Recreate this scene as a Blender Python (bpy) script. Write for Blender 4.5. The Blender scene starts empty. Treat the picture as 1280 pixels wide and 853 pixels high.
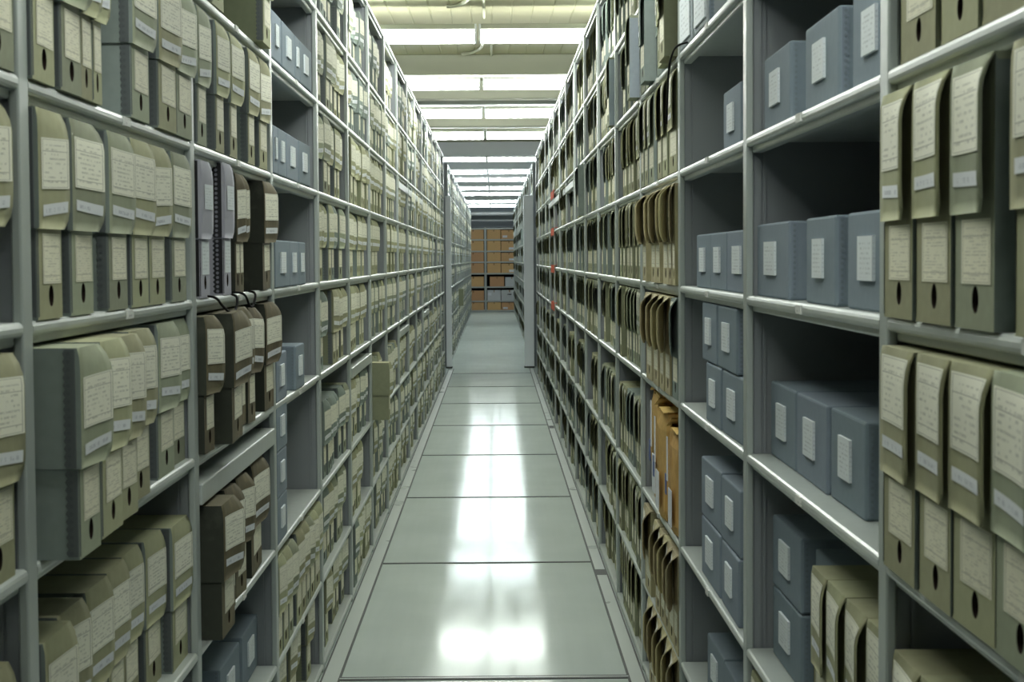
import bpy, bmesh, math, random
from mathutils import Vector, Matrix
random.seed(11)
PI = math.pi
S = bpy.context.scene
COL = S.collection

# ------------------------------------------------------------------ camera
F_PX, PITCH, YAW, ROLL, EYE = 2171.595, 0.0475724, 0.0098438, -0.0067159, 1.378
fwd = Vector((math.sin(YAW) * math.cos(PITCH), math.cos(YAW) * math.cos(PITCH), -math.sin(PITCH)))
r0 = Vector((math.cos(YAW), -math.sin(YAW), 0)); u0 = r0.cross(fwd)
cr = math.cos(ROLL) * r0 + math.sin(ROLL) * u0
cu = -math.sin(ROLL) * r0 + math.cos(ROLL) * u0
cam = bpy.data.cameras.new('camera'); camo = bpy.data.objects.new('camera', cam); COL.objects.link(camo)
camo.matrix_world = Matrix(((cr.x, cu.x, -fwd.x, 0), (cr.y, cu.y, -fwd.y, 0), (cr.z, cu.z, -fwd.z, EYE), (0, 0, 0, 1)))
cam.sensor_width = 36.0; cam.lens = 36.0 * F_PX / 1280.0; cam.clip_end = 200; cam.clip_start = 0.05
cam.dof.use_dof = True; cam.dof.focus_distance = 6.5; cam.dof.aperture_fstop = 18
S.camera = camo

def in_frame(pts, m=4):
    us, vs = [], []
    for p in pts:
        q = Vector(p) - Vector((0, 0, EYE)); d = q.dot(fwd)
        if d < 0.2: return False
        us.append(640 + F_PX * q.dot(cr) / d); vs.append(426.5 - F_PX * q.dot(cu) / d)
    return max(us) > -m and min(us) < 1280 + m and max(vs) > -m and min(vs) < 853 + m

# ------------------------------------------------------------------ layout constants (metres)
XL, XR = -0.580, 0.485          # rack faces
ZP = 2.187                      # far edge of upright 0
BAY = 1.2
POST = 0.045
DEEP = 0.40
LV = {'F': 0.03, 'E': 0.309, 'D': 0.617, 'C': 0.997, 'B': 1.303, 'A': 1.607, 'Z': 1.910, 'T': 2.214}
ORDER = ['T', 'Z', 'A', 'B', 'C', 'D', 'E', 'F']
TOP = 2.58

# ------------------------------------------------------------------ materials
class NT:
    def __init__(s, name):
        s.m = bpy.data.materials.new(name); s.m.use_nodes = True
        s.t = s.m.node_tree; s.t.nodes.clear()
        s.out = s.t.nodes.new('ShaderNodeOutputMaterial')
    def n(s, typ, **kw):
        nd = s.t.nodes.new(typ)
        for k, v in kw.items(): setattr(nd, k, v)
        return nd
    def l(s, a, b): s.t.links.new(a, b)
    def put(s, inp, v):
        if hasattr(v, 'is_output'): s.l(v, inp)
        else: inp.default_value = v
    def math(s, op, a, b=0.0, c=0.0):
        nd = s.n('ShaderNodeMath', operation=op)
        s.put(nd.inputs[0], a); s.put(nd.inputs[1], b); s.put(nd.inputs[2], c)
        return nd.outputs[0]
    def mix(s, fac, a, b):
        nd = s.n('ShaderNodeMix', data_type='RGBA')
        s.put(nd.inputs[0], fac); s.put(nd.inputs[6], a); s.put(nd.inputs[7], b)
        return nd.outputs[2]
    def noise(s, scale, detail=3.0, vec=None, rough=0.5, dist=0.0):
        nd = s.n('ShaderNodeTexNoise'); nd.inputs['Scale'].default_value = scale
        nd.inputs['Detail'].default_value = detail; nd.inputs['Roughness'].default_value = rough
        nd.inputs['Distortion'].default_value = dist
        if vec is not None: s.l(vec, nd.inputs['Vector'])
        return nd.outputs['Fac']
    def coord(s, which='Object'): return s.n('ShaderNodeTexCoord').outputs[which]
    def rand(s): return s.n('ShaderNodeObjectInfo').outputs['Random']
    def bsdf(s, col, rough=0.6, spec=0.5, metal=0.0, bump=None, bd=0.002):
        b = s.n('ShaderNodeBsdfPrincipled')
        s.put(b.inputs['Base Color'], col); s.put(b.inputs['Roughness'], rough)
        b.inputs['Specular IOR Level'].default_value = spec; s.put(b.inputs['Metallic'], metal)
        if bump is not None:
            bp = s.n('ShaderNodeBump'); bp.inputs['Distance'].default_value = bd; bp.inputs['Strength'].default_value = 0.6
            s.l(bump, bp.inputs['Height']); s.l(bp.outputs[0], b.inputs['Normal'])
        s.l(b.outputs[0], s.out.inputs[0]); return s.m

def c4(r, g, b): return (r, g, b, 1.0)
def srgb(h):
    h = h.lstrip('#'); v = [int(h[i:i + 2], 16) / 255 for i in (0, 2, 4)]
    return c4(*[x / 12.92 if x <= .04045 else ((x + .055) / 1.055) ** 2.4 for x in v])

def board(name, col, var=0.16, worn=None, rough=0.8, mottle=0.25):
    t = NT(name); g = t.coord('Object')
    f = t.noise(55, 4, g); big = t.noise(6, 2, g)
    r = t.rand()
    val = t.math('ADD', t.math('MULTIPLY', t.math('SUBTRACT', r, .5), var * 2), 1.0)
    val = t.math('ADD', val, t.math('MULTIPLY', t.math('SUBTRACT', f, .5), mottle))
    val = t.math('ADD', val, t.math('MULTIPLY', t.math('SUBTRACT', big, .5), mottle * .8))
    hs = t.n('ShaderNodeHueSaturation'); t.put(hs.inputs['Value'], val); hs.inputs['Color'].default_value = col
    t.put(hs.inputs['Hue'], t.math('ADD', .5, t.math('MULTIPLY', t.math('SUBTRACT', r, .5), .025)))
    c = hs.outputs[0]
    if worn:
        w = t.noise(14, 5, g, .65)
        k = t.n('ShaderNodeMapRange'); k.inputs[1].default_value = .52; k.inputs[2].default_value = .72; t.l(w, k.inputs[0])
        c = t.mix(t.math('MULTIPLY', k.outputs[0], .7), c, worn)
    return t.bsdf(c, rough, .3, bump=f, bd=.0006)

M = {}
M['olive'] = board('olive_board', srgb('#a0a182'))
M['sage'] = board('sage_board', srgb('#949a84'))
M['greygreen'] = board('grey_green_board', srgb('#818d86'))
M['side_grey_shade'] = board('grey_shaded_side_board', srgb('#7b8581'))  # shade on the box sides put into the colour, greyer than the fronts
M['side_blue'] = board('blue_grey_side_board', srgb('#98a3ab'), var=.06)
M['side_olive_shade'] = board('olive_shaded_side_board', srgb('#80846c'))  # darker copy of the olive front, side shade put into the colour
M['blue'] = board('blue_grey_board', srgb('#7f8c97'), var=.08, mottle=.16)
M['paleblue'] = board('pale_grey_board', srgb('#a3abb0'), var=.05, mottle=.12)
M['brown'] = board('brown_worn_board', srgb('#625c48'), worn=srgb('#867a5c'))
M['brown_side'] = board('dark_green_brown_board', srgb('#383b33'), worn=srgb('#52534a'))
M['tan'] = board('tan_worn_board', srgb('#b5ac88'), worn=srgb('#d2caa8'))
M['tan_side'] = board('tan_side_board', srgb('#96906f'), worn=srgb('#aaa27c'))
M['palegrey'] = board('lilac_grey_board', srgb('#a9a9b4'), var=.03, mottle=.08)
M['kraft'] = board('kraft_paper', srgb('#d6b26a'), worn=srgb('#b98f4c'), mottle=.35)
M['carton'] = board('corrugated_carton', srgb('#cfa87a'), var=.12, mottle=.15)
M['carton_white'] = board('white_carton', srgb('#c9ced0'), var=.06, mottle=.1)
M['tape'] = NT('brown_tape').bsdf(srgb('#8b6a3c'), .35)
M['bluetape'] = NT('blue_tape').bsdf(srgb('#4a5f9a'), .5)
M['hole'] = NT('dark_hollow').bsdf(srgb('#241c18'), .9, .1)
M['edge'] = NT('metal_edge_strip').bsdf(srgb('#5e6465'), .45, .5, .3)
M['edge_dot'] = NT('edge_rivet').bsdf(srgb('#585e60'), .5, .5, .3)
M['blackedge'] = NT('black_edge_strip').bsdf(srgb('#18181c'), .4)
M['blue_dot'] = NT('blue_grey_stitch').bsdf(srgb('#75818b'), .6)
M['rivet'] = NT('pale_rivet').bsdf(srgb('#8e8e96'), .35, .5, .6)
M['black'] = NT('black_rubber').bsdf(srgb('#131313'), .85, .15)
M['orange'] = NT('orange_tag').bsdf(srgb('#c4553a'), .7)

def printed(name, paper, ink, rows, words, header=True, frame=True, var=.12, smudge=.12):
    """paper with a printed frame, rule lines and rows of small illegible writing"""
    t = NT(name); uv = t.coord('UV')
    sp = t.n('ShaderNodeSeparateXYZ'); t.l(uv, sp.inputs[0]); u, v = sp.outputs[0], sp.outputs[1]
    r = t.rand()
    def band(x, c, hw): return t.math('LESS_THAN', t.math('ABSOLUTE', t.math('SUBTRACT', x, c)), hw)
    def mx(a, b): return t.math('MAXIMUM', a, b)
    def mul(a, b): return t.math('MULTIPLY', a, b)
    row = t.math('FLOOR', t.math('MULTIPLY', v, rows)); fr = t.math('FRACT', t.math('MULTIPLY', v, rows))
    cb = t.n('ShaderNodeCombineXYZ'); t.l(mul(u, words), cb.inputs[0])
    t.l(mul(row, 3.7), cb.inputs[1]); t.l(mul(r, 90.0), cb.inputs[2])
    nz = t.noise(1.0, 3, cb.outputs[0], .6)
    cb2 = t.n('ShaderNodeCombineXYZ'); t.l(mul(u, words * 4.5), cb2.inputs[0]); t.l(mul(v, rows * 3.0), cb2.inputs[1]); t.l(mul(r, 40.0), cb2.inputs[2])
    nz2 = t.noise(1.0, 1, cb2.outputs[0])
    txt = mul(t.math('GREATER_THAN', nz, .5), t.math('GREATER_THAN', nz2, .42))
    txt = mul(txt, band(fr, .5, .2))
    txt = mul(txt, mul(band(u, .5, .38), band(v, .47, .40)))
    m = mul(txt, .36)
    if frame:
        inside = mul(band(u, .5, .455), band(v, .5, .475)); inner = mul(band(u, .5, .437), band(v, .5, .465))
        m = mx(m, mul(t.math('SUBTRACT', inside, inner), .6))
    if header:
        for y in (.74, .16): m = mx(m, mul(mul(band(v, y, .006), band(u, .5, .45)), .65))
    ns = t.noise(9, 4, uv)
    pap = t.mix(t.math('MULTIPLY', ns, smudge * 2), paper, c4(paper[0] * .72, paper[1] * .7, paper[2] * .62))
    hs = t.n('ShaderNodeHueSaturation'); t.l(pap, hs.inputs['Color'])
    t.put(hs.inputs['Value'], t.math('ADD', 1 - var / 2, mul(r, var)))
    return t.bsdf(t.mix(m, hs.outputs[0], ink), .7, .25)
INK = srgb('#4c4d46')
M['lab_lid'] = printed('lid_label_paper', srgb('#ebebdc'), INK, 11, 7)
M['lab_body'] = printed('body_label_paper', srgb('#e6e4cf'), INK, 19, 5)
M['lab_strip'] = printed('number_strip_paper', srgb('#dde1e6'), srgb('#6d7488'), 1.15, 6, False, False)
M['lab_blue'] = printed('white_label_paper', srgb('#dfe6ea'), srgb('#6a7078'), 9, 11, False, False, .05, .03)
M['lab_tag'] = printed('shelf_tag_paper', srgb('#d8dad6'), srgb('#3a3d40'), 1.6, 3, False, False, .05, .03)
M['lab_plain'] = printed('shipping_label_paper', srgb('#dfe3ea'), srgb('#70757e'), 6, 5, False, False, .05, .03)

def metal_paint(name, col, rough=.35, var=.06, scale=30):
    t = NT(name); g = t.coord('Object'); f = t.noise(scale, 4, g); b = t.noise(2.5, 3, g)
    val = t.math('ADD', 1.0, t.math('MULTIPLY', t.math('SUBTRACT', b, .5), var * 3))
    hs = t.n('ShaderNodeHueSaturation'); t.put(hs.inputs['Value'], val); hs.inputs['Color'].default_value = col
    return t.bsdf(hs.outputs[0], t.math('ADD', rough - .08, t.math('MULTIPLY', f, .16)), .5)
M['steel'] = metal_paint('painted_steel_upright', srgb('#a3aba8'))
M['shelfsteel'] = metal_paint('painted_steel_shelf', srgb('#b2b9b6'), .33)
M['panel'] = metal_paint('painted_steel_panel', srgb('#858a8e'), .5)
M['white_steel'] = metal_paint('white_painted_post', srgb('#eef3f7'), .5)
M['beam'] = metal_paint('painted_beam', srgb('#b2b4a2'), .6)
M['beam_grey'] = metal_paint('grey_beam', srgb('#c0c7cb'), .6)
M['housing'] = metal_paint('lamp_housing', srgb('#9a9d8e'), .5)
M['pipe'] = metal_paint('white_pipe', srgb('#cfd4d6'), .4)
M['ceil'] = metal_paint('cream_ceiling_deck', srgb('#b9b698'), .7, .04)
M['wall'] = metal_paint('grey_blue_wall', srgb('#a7b1b8'), .8, .04)
M['conduit'] = metal_paint('grey_conduit', srgb('#c4c5b2'), .5)

def emis(name, col, s):
    t = NT(name); e = t.n('ShaderNodeEmission'); e.inputs[0].default_value = col; e.inputs[1].default_value = s
    t.l(e.outputs[0], t.out.inputs[0]); return t.m
M['tube'] = emis('fluorescent_diffuser', c4(.955, 1.0, .945), 24.0)
M['tube_far'] = emis('fluorescent_diffuser_cool', c4(.90, .98, 1.0), 34.0)

def floor_mat():
    t = NT('polished_floor_vinyl'); g = t.coord('Object')
    mp = t.n('ShaderNodeMapping'); t.l(g, mp.inputs[0]); mp.inputs['Scale'].default_value = (14, .7, 1)
    st = t.noise(1.6, 4, mp.outputs[0], .6); bl = t.noise(2.2, 4, g); fi = t.noise(70, 3, g)
    mp2 = t.n('ShaderNodeMapping'); t.l(g, mp2.inputs[0]); mp2.inputs['Scale'].default_value = (5, 3, 1); mp2.inputs['Rotation'].default_value = (0, 0, .5)
    sc = t.noise(1.1, 6, mp2.outputs[0], .7, 1.5)
    scr = t.math('LESS_THAN', t.math('ABSOLUTE', t.math('SUBTRACT', sc, .5)), .0035)
    scr = t.math('MULTIPLY', scr, t.math('GREATER_THAN', bl, .6))
    v = t.math('ADD', .88, t.math('MULTIPLY', bl, .24))
    hs = t.n('ShaderNodeHueSaturation'); t.put(hs.inputs['Value'], v); hs.inputs['Color'].default_value = srgb('#c3cdca')
    col = t.mix(t.math('MULTIPLY', scr, .12), hs.outputs[0], srgb('#d5d8d4'))
    ro = t.math('ADD', t.math('ADD', .055, t.math('MULTIPLY', st, .09)), t.math('MULTIPLY', scr, .12))
    wav = t.noise(3.0, 2, g)
    bp = t.n('ShaderNodeBump'); bp.inputs['Distance'].default_value = .0004; bp.inputs['Strength'].default_value = .6; t.l(wav, bp.inputs['Height'])
    d = t.n('ShaderNodeBsdfDiffuse'); t.l(col, d.inputs['Color'])
    gl = t.n('ShaderNodeBsdfGlossy'); t.put(gl.inputs['Roughness'], ro); gl.inputs['Color'].default_value = c4(.95, 1, .98); t.l(bp.outputs[0], gl.inputs['Normal'])
    mx = t.n('ShaderNodeMixShader'); t.put(mx.inputs[0], t.math('ADD', .13, t.math('MULTIPLY', st, .09)))
    t.l(d.outputs[0], mx.inputs[1]); t.l(gl.outputs[0], mx.inputs[2]); t.l(mx.outputs[0], t.out.inputs[0])
    return t.m
M['floor'] = floor_mat()
M['floor_strip'] = metal_paint('floor_edge_strip', srgb('#bcc4c0'), .3, .03, 3)
M['joint'] = NT('dark_floor_joint').bsdf(srgb('#2c322f'), .6)

# ------------------------------------------------------------------ mesh builder
class MB:
    def __init__(s): s.v = []; s.f = []; s.mi = []; s.uv = {}; s.mats = []; s.sm = set()
    def mat(s, m):
        m = M[m] if isinstance(m, str) else m
        if m not in s.mats: s.mats.append(m)
        return s.mats.index(m)
    def face(s, pts, m, uv=None, smooth=False):
        i0 = len(s.v); s.v += [tuple(p) for p in pts]; s.f.append(list(range(i0, i0 + len(pts)))); s.mi.append(s.mat(m))
        if uv: s.uv[len(s.f) - 1] = uv
        if smooth: s.sm.add(len(s.f) - 1)
    def box(s, a, b, m, bev=0.0, skip=(), mats=None):
        x0, y0, z0 = a; x1, y1, z1 = b; mats = mats or {}
        if bev <= 0:
            P = {'x-': [(x0, y1, z0), (x0, y0, z0), (x0, y0, z1), (x0, y1, z1)], 'x+': [(x1, y0, z0), (x1, y1, z0), (x1, y1, z1), (x1, y0, z1)],
                 'y-': [(x0, y0, z0), (x1, y0, z0), (x1, y0, z1), (x0, y0, z1)], 'y+': [(x1, y1, z0), (x0, y1, z0), (x0, y1, z1), (x1, y1, z1)],
                 'z-': [(x0, y1, z0), (x1, y1, z0), (x1, y0, z0), (x0, y0, z0)], 'z+': [(x0, y0, z1), (x1, y0, z1), (x1, y1, z1), (x0, y1, z1)]}
            for k, q in P.items():
                if k not in skip: s.face(q, mats.get(k, m))
            return
        bm = bmesh.new(); bmesh.ops.create_cube(bm, size=1.0)
        for v in bm.verts: v.co = Vector(((x0 + x1) / 2 + v.co.x * (x1 - x0), (y0 + y1) / 2 + v.co.y * (y1 - y0), (z0 + z1) / 2 + v.co.z * (z1 - z0)))
        bmesh.ops.bevel(bm, geom=list(bm.edges), offset=bev, segments=2, affect='EDGES', profile=.5)
        bm.normal_update()
        for f in bm.faces:
            n = f.normal; k = max(((abs(n.x), 'x+' if n.x > 0 else 'x-'), (abs(n.y), 'y+' if n.y > 0 else 'y-'), (abs(n.z), 'z+' if n.z > 0 else 'z-')))[1]
            s.face([v.co for v in f.verts], mats.get(k, m), smooth=False)
        bm.free()
    def grid(s, P, m, uv=None, smooth=True):
        nx, nz = len(P), len(P[0]); i0 = len(s.v)
        for i in range(nx):
            for j in range(nz): s.v.append(tuple(P[i][j]))
        for i in range(nx - 1):
            for j in range(nz - 1):
                s.f.append([i0 + i * nz + j, i0 + (i + 1) * nz + j, i0 + (i + 1) * nz + j + 1, i0 + i * nz + j + 1]); s.mi.append(s.mat(m))
                k = len(s.f) - 1
                if smooth: s.sm.add(k)
                if uv: s.uv[k] = [uv[i][j], uv[i + 1][j], uv[i + 1][j + 1], uv[i][j + 1]]
    def extrude_profile(s, prof, y0, y1, m, closed=True):
        n = len(prof)
        for i in range(n if closed else n - 1):
            a, b = prof[i], prof[(i + 1) % n]
            s.face([(a[0], y0, a[1]), (b[0], y0, b[1]), (b[0], y1, b[1]), (a[0], y1, a[1])], m)
        if closed:
            s.face([(p[0], y0, p[1]) for p in reversed(prof)], m); s.face([(p[0], y1, p[1]) for p in prof], m)
    def tube(s, pts, r, m, seg=8):
        pts = [Vector(p) for p in pts]; rings = []
        for i, p in enumerate(pts):
            d = (pts[min(i + 1, len(pts) - 1)] - pts[max(i - 1, 0)]).normalized()
            a = d.cross(Vector((0, 0, 1)) if abs(d.z) < .9 else Vector((1, 0, 0))).normalized(); b = d.cross(a)
            rings.append([p + r * (math.cos(2 * PI * k / seg) * a + math.sin(2 * PI * k / seg) * b) for k in range(seg)])
        for i in range(len(rings) - 1):
            for k in range(seg):
                s.face([rings[i][k], rings[i][(k + 1) % seg], rings[i + 1][(k + 1) % seg], rings[i + 1][k]], m, smooth=True)
        s.face(rings[0], m); s.face(list(reversed(rings[-1])), m)
    def add(s, o, fn):
        i0 = len(s.v); f0 = len(s.f); s.v += [tuple(fn(Vector(p))) for p in o.v]
        for k, f in enumerate(o.f):
            s.f.append([i + i0 for i in f]); s.mi.append(s.mat(o.mats[o.mi[k]]))
            if k in o.uv: s.uv[f0 + k] = o.uv[k]
            if k in o.sm: s.sm.add(f0 + k)
    def mesh(s, name, fix=True):
        me = bpy.data.meshes.new(name); me.from_pydata(s.v, [], s.f); me.update()
        for m in s.mats: me.materials.append(m)
        me.polygons.foreach_set('material_index', s.mi)
        me.polygons.foreach_set('use_smooth', [k in s.sm for k in range(len(s.f))])
        if s.uv:
            ul = me.uv_layers.new(name='UVMap')
            for k, q in s.uv.items():
                for li, c in zip(me.polygons[k].loop_indices, q): ul.data[li].uv = c
        if fix:
            bm = bmesh.new(); bm.from_mesh(me); bmesh.ops.remove_doubles(bm, verts=bm.verts, dist=1e-5)
            bm.to_mesh(me); bm.free()
        return me

def link(name, me, parent=None, loc=None, rz=0):
    o = bpy.data.objects.new(name, me); COL.objects.link(o)
    if parent: o.parent = parent
    if loc is not None: o.location = loc
    if rz: o.rotation_euler = (0, 0, rz)
    return o
def tag(o, label=None, cat=None, group=None, kind=None):
    if label: o['label'] = label
    if cat: o['category'] = cat
    if group: o['group'] = group
    if kind: o['kind'] = kind
    return o
def thing(name, label, cat, loc=(0, 0, 0), rz=0, group=None):
    return tag(link(name, None, None, loc, rz), label, cat, group)

# ------------------------------------------------------------------ document box (local: x to the right, y into the shelf, z up, front at y = 0)
H0 = 0.268
def flap_off(x, t, w, b):
    """how far the lid flap stands off the front; t runs 0 (top) .. 1 (flap's lower edge)"""
    sx = .12 + .88 * max(0.0, x / w) ** 1.6
    return .0035 + b * sx * math.sin(min(max(t, 0) / .26, 1.0) * PI / 2) * (1 - .25 * max(0.0, (t - .65) / .35) ** 2)

def body_mesh(w, h, d, mf, ms):
    mb = MB()
    hz, hr, hw = h * .113, .0140, min(.0118, w * .105)
    # front with a real finger hole
    N = 24; cx = w * .54
    el = [(cx + hw * math.cos(2 * PI * k / N), hz + hr * math.sin(2 * PI * k / N)) for k in range(N)]
    x0, x1, z0, z1 = cx - hw * 2.4, cx + hw * 2.4, hz - hr * 1.5, hz + hr * 1.5
    def onrect(a):
        c, s_ = math.cos(a), math.sin(a); k = 1 / max(abs(c), abs(s_), 1e-6)
        return (cx + (x1 - x0) / 2 * c * k, hz + (z1 - z0) / 2 * s_ * k)
    rc = [onrect(2 * PI * k / N) for k in range(N)]
    for k in range(N):
        a, b = k, (k + 1) % N
        mb.face([(rc[a][0], 0, rc[a][1]), (rc[b][0], 0, rc[b][1]), (el[b][0], 0, el[b][1]), (el[a][0], 0, el[a][1])], mf)
        mb.face([(el[a][0], 0, el[a][1]), (el[b][0], 0, el[b][1]), (el[b][0], .018, el[b][1]), (el[a][0], .018, el[a][1])], 'hole')
    mb.face([(e[0], .018, e[1]) for e in el], 'hole')
    for a, b in (((0, 0), (w, z0)), ((0, z1), (w, h)), ((0, z0), (x0, z1)), ((x1, z0), (w, z1))):
        mb.face([(a[0], 0, a[1]), (b[0], 0, a[1]), (b[0], 0, b[1]), (a[0], 0, b[1])], mf)
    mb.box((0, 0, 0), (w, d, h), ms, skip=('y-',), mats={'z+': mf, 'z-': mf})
    return mb.mesh('document_box_body')

def lid_mb(w, h, d, b, mf, ms, nx=7, nz=13, thick=True):
    fl = h * .575; zt = h + .003; r = min(.022, w * .22); x_0 = -.0035
    P, Q = [], []
    for i in range(nx):
        ci, qi = [], []
        for j in range(nz):
            t = j / (nz - 1); z = zt - t * fl; xm = w + .001
            dz = r - (z - (zt - fl))
            if dz > 0: xm = w - r + math.sqrt(max(0, r * r - dz * dz))
            if j == nz - 1: xm = w - r * .75
            x = x_0 + (xm - x_0) * i / (nx - 1)
            y = -flap_off(x, t, w, b) + (.006 if j == 0 else 0) * .3
            ci.append((x, y, z)); qi.append((x, y + .0025, z))
        P.append(ci); Q.append(qi)
    mb = MB(); mb.grid([list(reversed(c)) for c in P], mf)
    if thick:
        mb.grid(Q, mf)
        for j in range(nz - 1): mb.face([P[-1][j], P[-1][j + 1], Q[-1][j + 1], Q[-1][j]], mf)
        for i in range(nx - 1): mb.face([P[i][-1], P[i + 1][-1], Q[i + 1][-1], Q[i][-1]], mf)
    # top sheet, rolled front edge, left side wall
    mb.face([P[0][0], P[-1][0], (w + .001, d, zt), (x_0, d, zt)], mf)
    mb.face([(w + .001, d, zt), P[-1][0], (w + .001, .002, zt - .008), (w + .001, d, zt - .008)], mf)
    for j in range(nz - 1):
        mb.face([P[0][j + 1], P[0][j], (x_0, d, P[0][j][2]), (x_0, d, P[0][j + 1][2])], ms)
    mb.face([P[0][-1], (x_0, d, zt - fl), (0, d, zt - fl), (0, 0, zt - fl)], ms)
    return mb
def flap_patch(w, h, b, u0_, u1_, t0, t1, m, nx=5, nz=6, skew=0.0, sep=.0012):
    fl = h * .575; zt = h + .003; P, UV = [], []
    for i in range(nx):
        ci, ui = [], []
        for j in range(nz):
            fu, fv = i / (nx - 1), j / (nz - 1)
            x = w * (u0_ + (u1_ - u0_) * fu); t = t1 + (t0 - t1) * fv + skew * (fu - .5)
            ci.append((x, -flap_off(x, t, w, b) - sep, zt - t * fl)); ui.append((fu, fv))
        P.append(ci); UV.append(ui)
    mb = MB(); mb.grid(P, m, UV); return mb
def body_label_mb(w, h, m='lab_body'):
    mb = MB(); x0, x1, z0, z1 = w * .2, w * .93, h * .172, h * .415
    mb.face([(x0, -.0008, z0), (x1, -.0008, z0), (x1, -.0008, z1), (x0, -.0008, z1)], m, [(0, 0), (1, 0), (1, 1), (0, 1)])
    return mb
def edge_mb(z0, z1, d, x, strip, dot, step=.0095, rings=1, ww=.016):
    mb = MB(); y0 = .002; n = max(2, int((z1 - z0) / step))
    # scalloped strip hugging the corner
    for k in range(n):
        a = z0 + (z1 - z0) * k / n; b = z0 + (z1 - z0) * (k + 1) / n; c = (a + b) / 2
        mb.face([(x, y0, a), (x, y0, b), (x, y0 + ww * .8, b), (x, y0 + ww, c), (x, y0 + ww * .8, a)], strip)
        mb.face([(x, y0, a), (x + .004, -.0012, a), (x + .004, -.0012, b), (x, y0, b)], strip)
        for q in range(rings):
            yc = y0 + ww * (.5 if rings == 1 else .3 + .4 * q); rr = .0026 if strip != 'blackedge' else .0034
            pts = [(x - .0007, yc + rr * math.cos(2 * PI * s_ / 8), c + rr * math.sin(2 * PI * s_ / 8)) for s_ in range(8)]
            mb.face(list(reversed(pts)), dot)
    return mb

CACHE = {}
def cached(key, fn):
    if key not in CACHE: CACHE[key] = fn()
    return CACHE[key]
STY = {  # front, side (grey and olive sides have shade in the colour), metal edge strip, dots
    'olive': ('olive', 'side_olive_shade', 'edge', 'edge_dot'), 'olivegrey': ('olive', 'side_grey_shade', 'edge', 'edge_dot'),
    'sage': ('sage', 'side_grey_shade', 'edge', 'edge_dot'), 'grey': ('greygreen', 'side_grey_shade', 'edge', 'edge_dot'),
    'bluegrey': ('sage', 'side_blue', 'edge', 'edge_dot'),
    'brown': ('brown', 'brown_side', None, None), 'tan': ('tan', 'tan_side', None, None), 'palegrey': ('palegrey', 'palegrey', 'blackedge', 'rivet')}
WIDTHS = [.062, .075, .09, .1, .11, .12, .13, .14, .15, .165, .18, .2]
def snap(w): return max([x for x in WIDTHS if x <= w + .006] or [WIDTHS[0]])

def doc_parts(root, w, style, b, h=H0, d=.36, detail=True, seed=0, high=False):
    mf, ms, es, ed = STY[style]; R_ = random.Random(seed)
    body = link('body', cached(('b', w, style, h, d), lambda: body_mesh(w, h, d, mf, ms)), root)
    lid = link('lid', cached(('l', w, style, b, h, d), lambda: lid_mb(w, h, d, b, mf, ms).mesh('document_box_lid')), root)
    k = R_.choice((3, 4)) if high else R_.choice((0, 1, 2))
    t0, t1 = ((.20, .635), (.17, .62), (.235, .66), (.06, .58), (.09, .61))[k]; sk = (.0, .02, -.025, .0, .01)[k]
    if style == 'palegrey':
        link('body_label', cached(('blp', w, h), lambda: body_label_mb(w, h, 'lab_blue').mesh('body_label')), body)
        link('lid_label', cached(('ll', w, b, h, style), lambda: flap_patch(w, h, b, .3, .95, .3, .62, 'lab_blue').mesh('lid_label')), lid)
    else:
        link('lid_label', cached(('ll', w, b, h, k), lambda: flap_patch(w, h, b, .06, .97, t0, t1, 'lab_lid', nz=7, skew=sk).mesh('lid_label')), lid)
        link('number_strip', cached(('ls', w, b, h, k), lambda: flap_patch(w, h, b, .1, .93, t1 + .12, t1 + .215, 'lab_strip', nz=3, skew=sk * 2).mesh('number_strip')), lid)
    if style != 'palegrey': link('body_label', cached(('bl', w, h), lambda: body_label_mb(w, h).mesh('body_label')), body)
    if detail and es:
        rg, ww = (1, .02) if style == 'palegrey' else (1, .015)
        fl = h * .575
        link('metal_edge', cached(('e1', h, es), lambda: edge_mb(.004, h + .001 - fl, d, -.0012, es, ed, rings=rg, ww=ww).mesh('metal_edge')), body)
        link('metal_edge', cached(('e2', h, es), lambda: edge_mb(h + .004 - fl, h + .001, d, -.0046, es, ed, rings=rg, ww=ww).mesh('metal_edge')), lid)

# simple version for the far, uncountable mass
def doc_far(style, w, b, h=H0, d=.36):
    mf, ms, _, _ = STY[style]; mb = MB()
    mb.box((0, 0, 0), (w, d, h), ms, mats={'y-': mf, 'z+': mf}, skip=('y+', 'z-'))
    mb.add(lid_mb(w, h, d, b, mf, ms, 4, 5, False), lambda p: p)
    mb.add(flap_patch(w, h, b, .06, .97, .2, .63, 'lab_lid', 3, 3), lambda p: p)
    mb.add(flap_patch(w, h, b, .1, .93, .75, .85, 'lab_strip', 3, 2), lambda p: p)
    mb.add(body_label_mb(w, h), lambda p: p)
    cx, hz = w * .54, h * .113; hw = min(.0075, w * .075)
    mb.face([(cx + hw * math.cos(2 * PI * k / 6), -.0006, hz + .0115 * math.sin(2 * PI * k / 6)) for k in range(6)], 'hole')
    return mb

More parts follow.
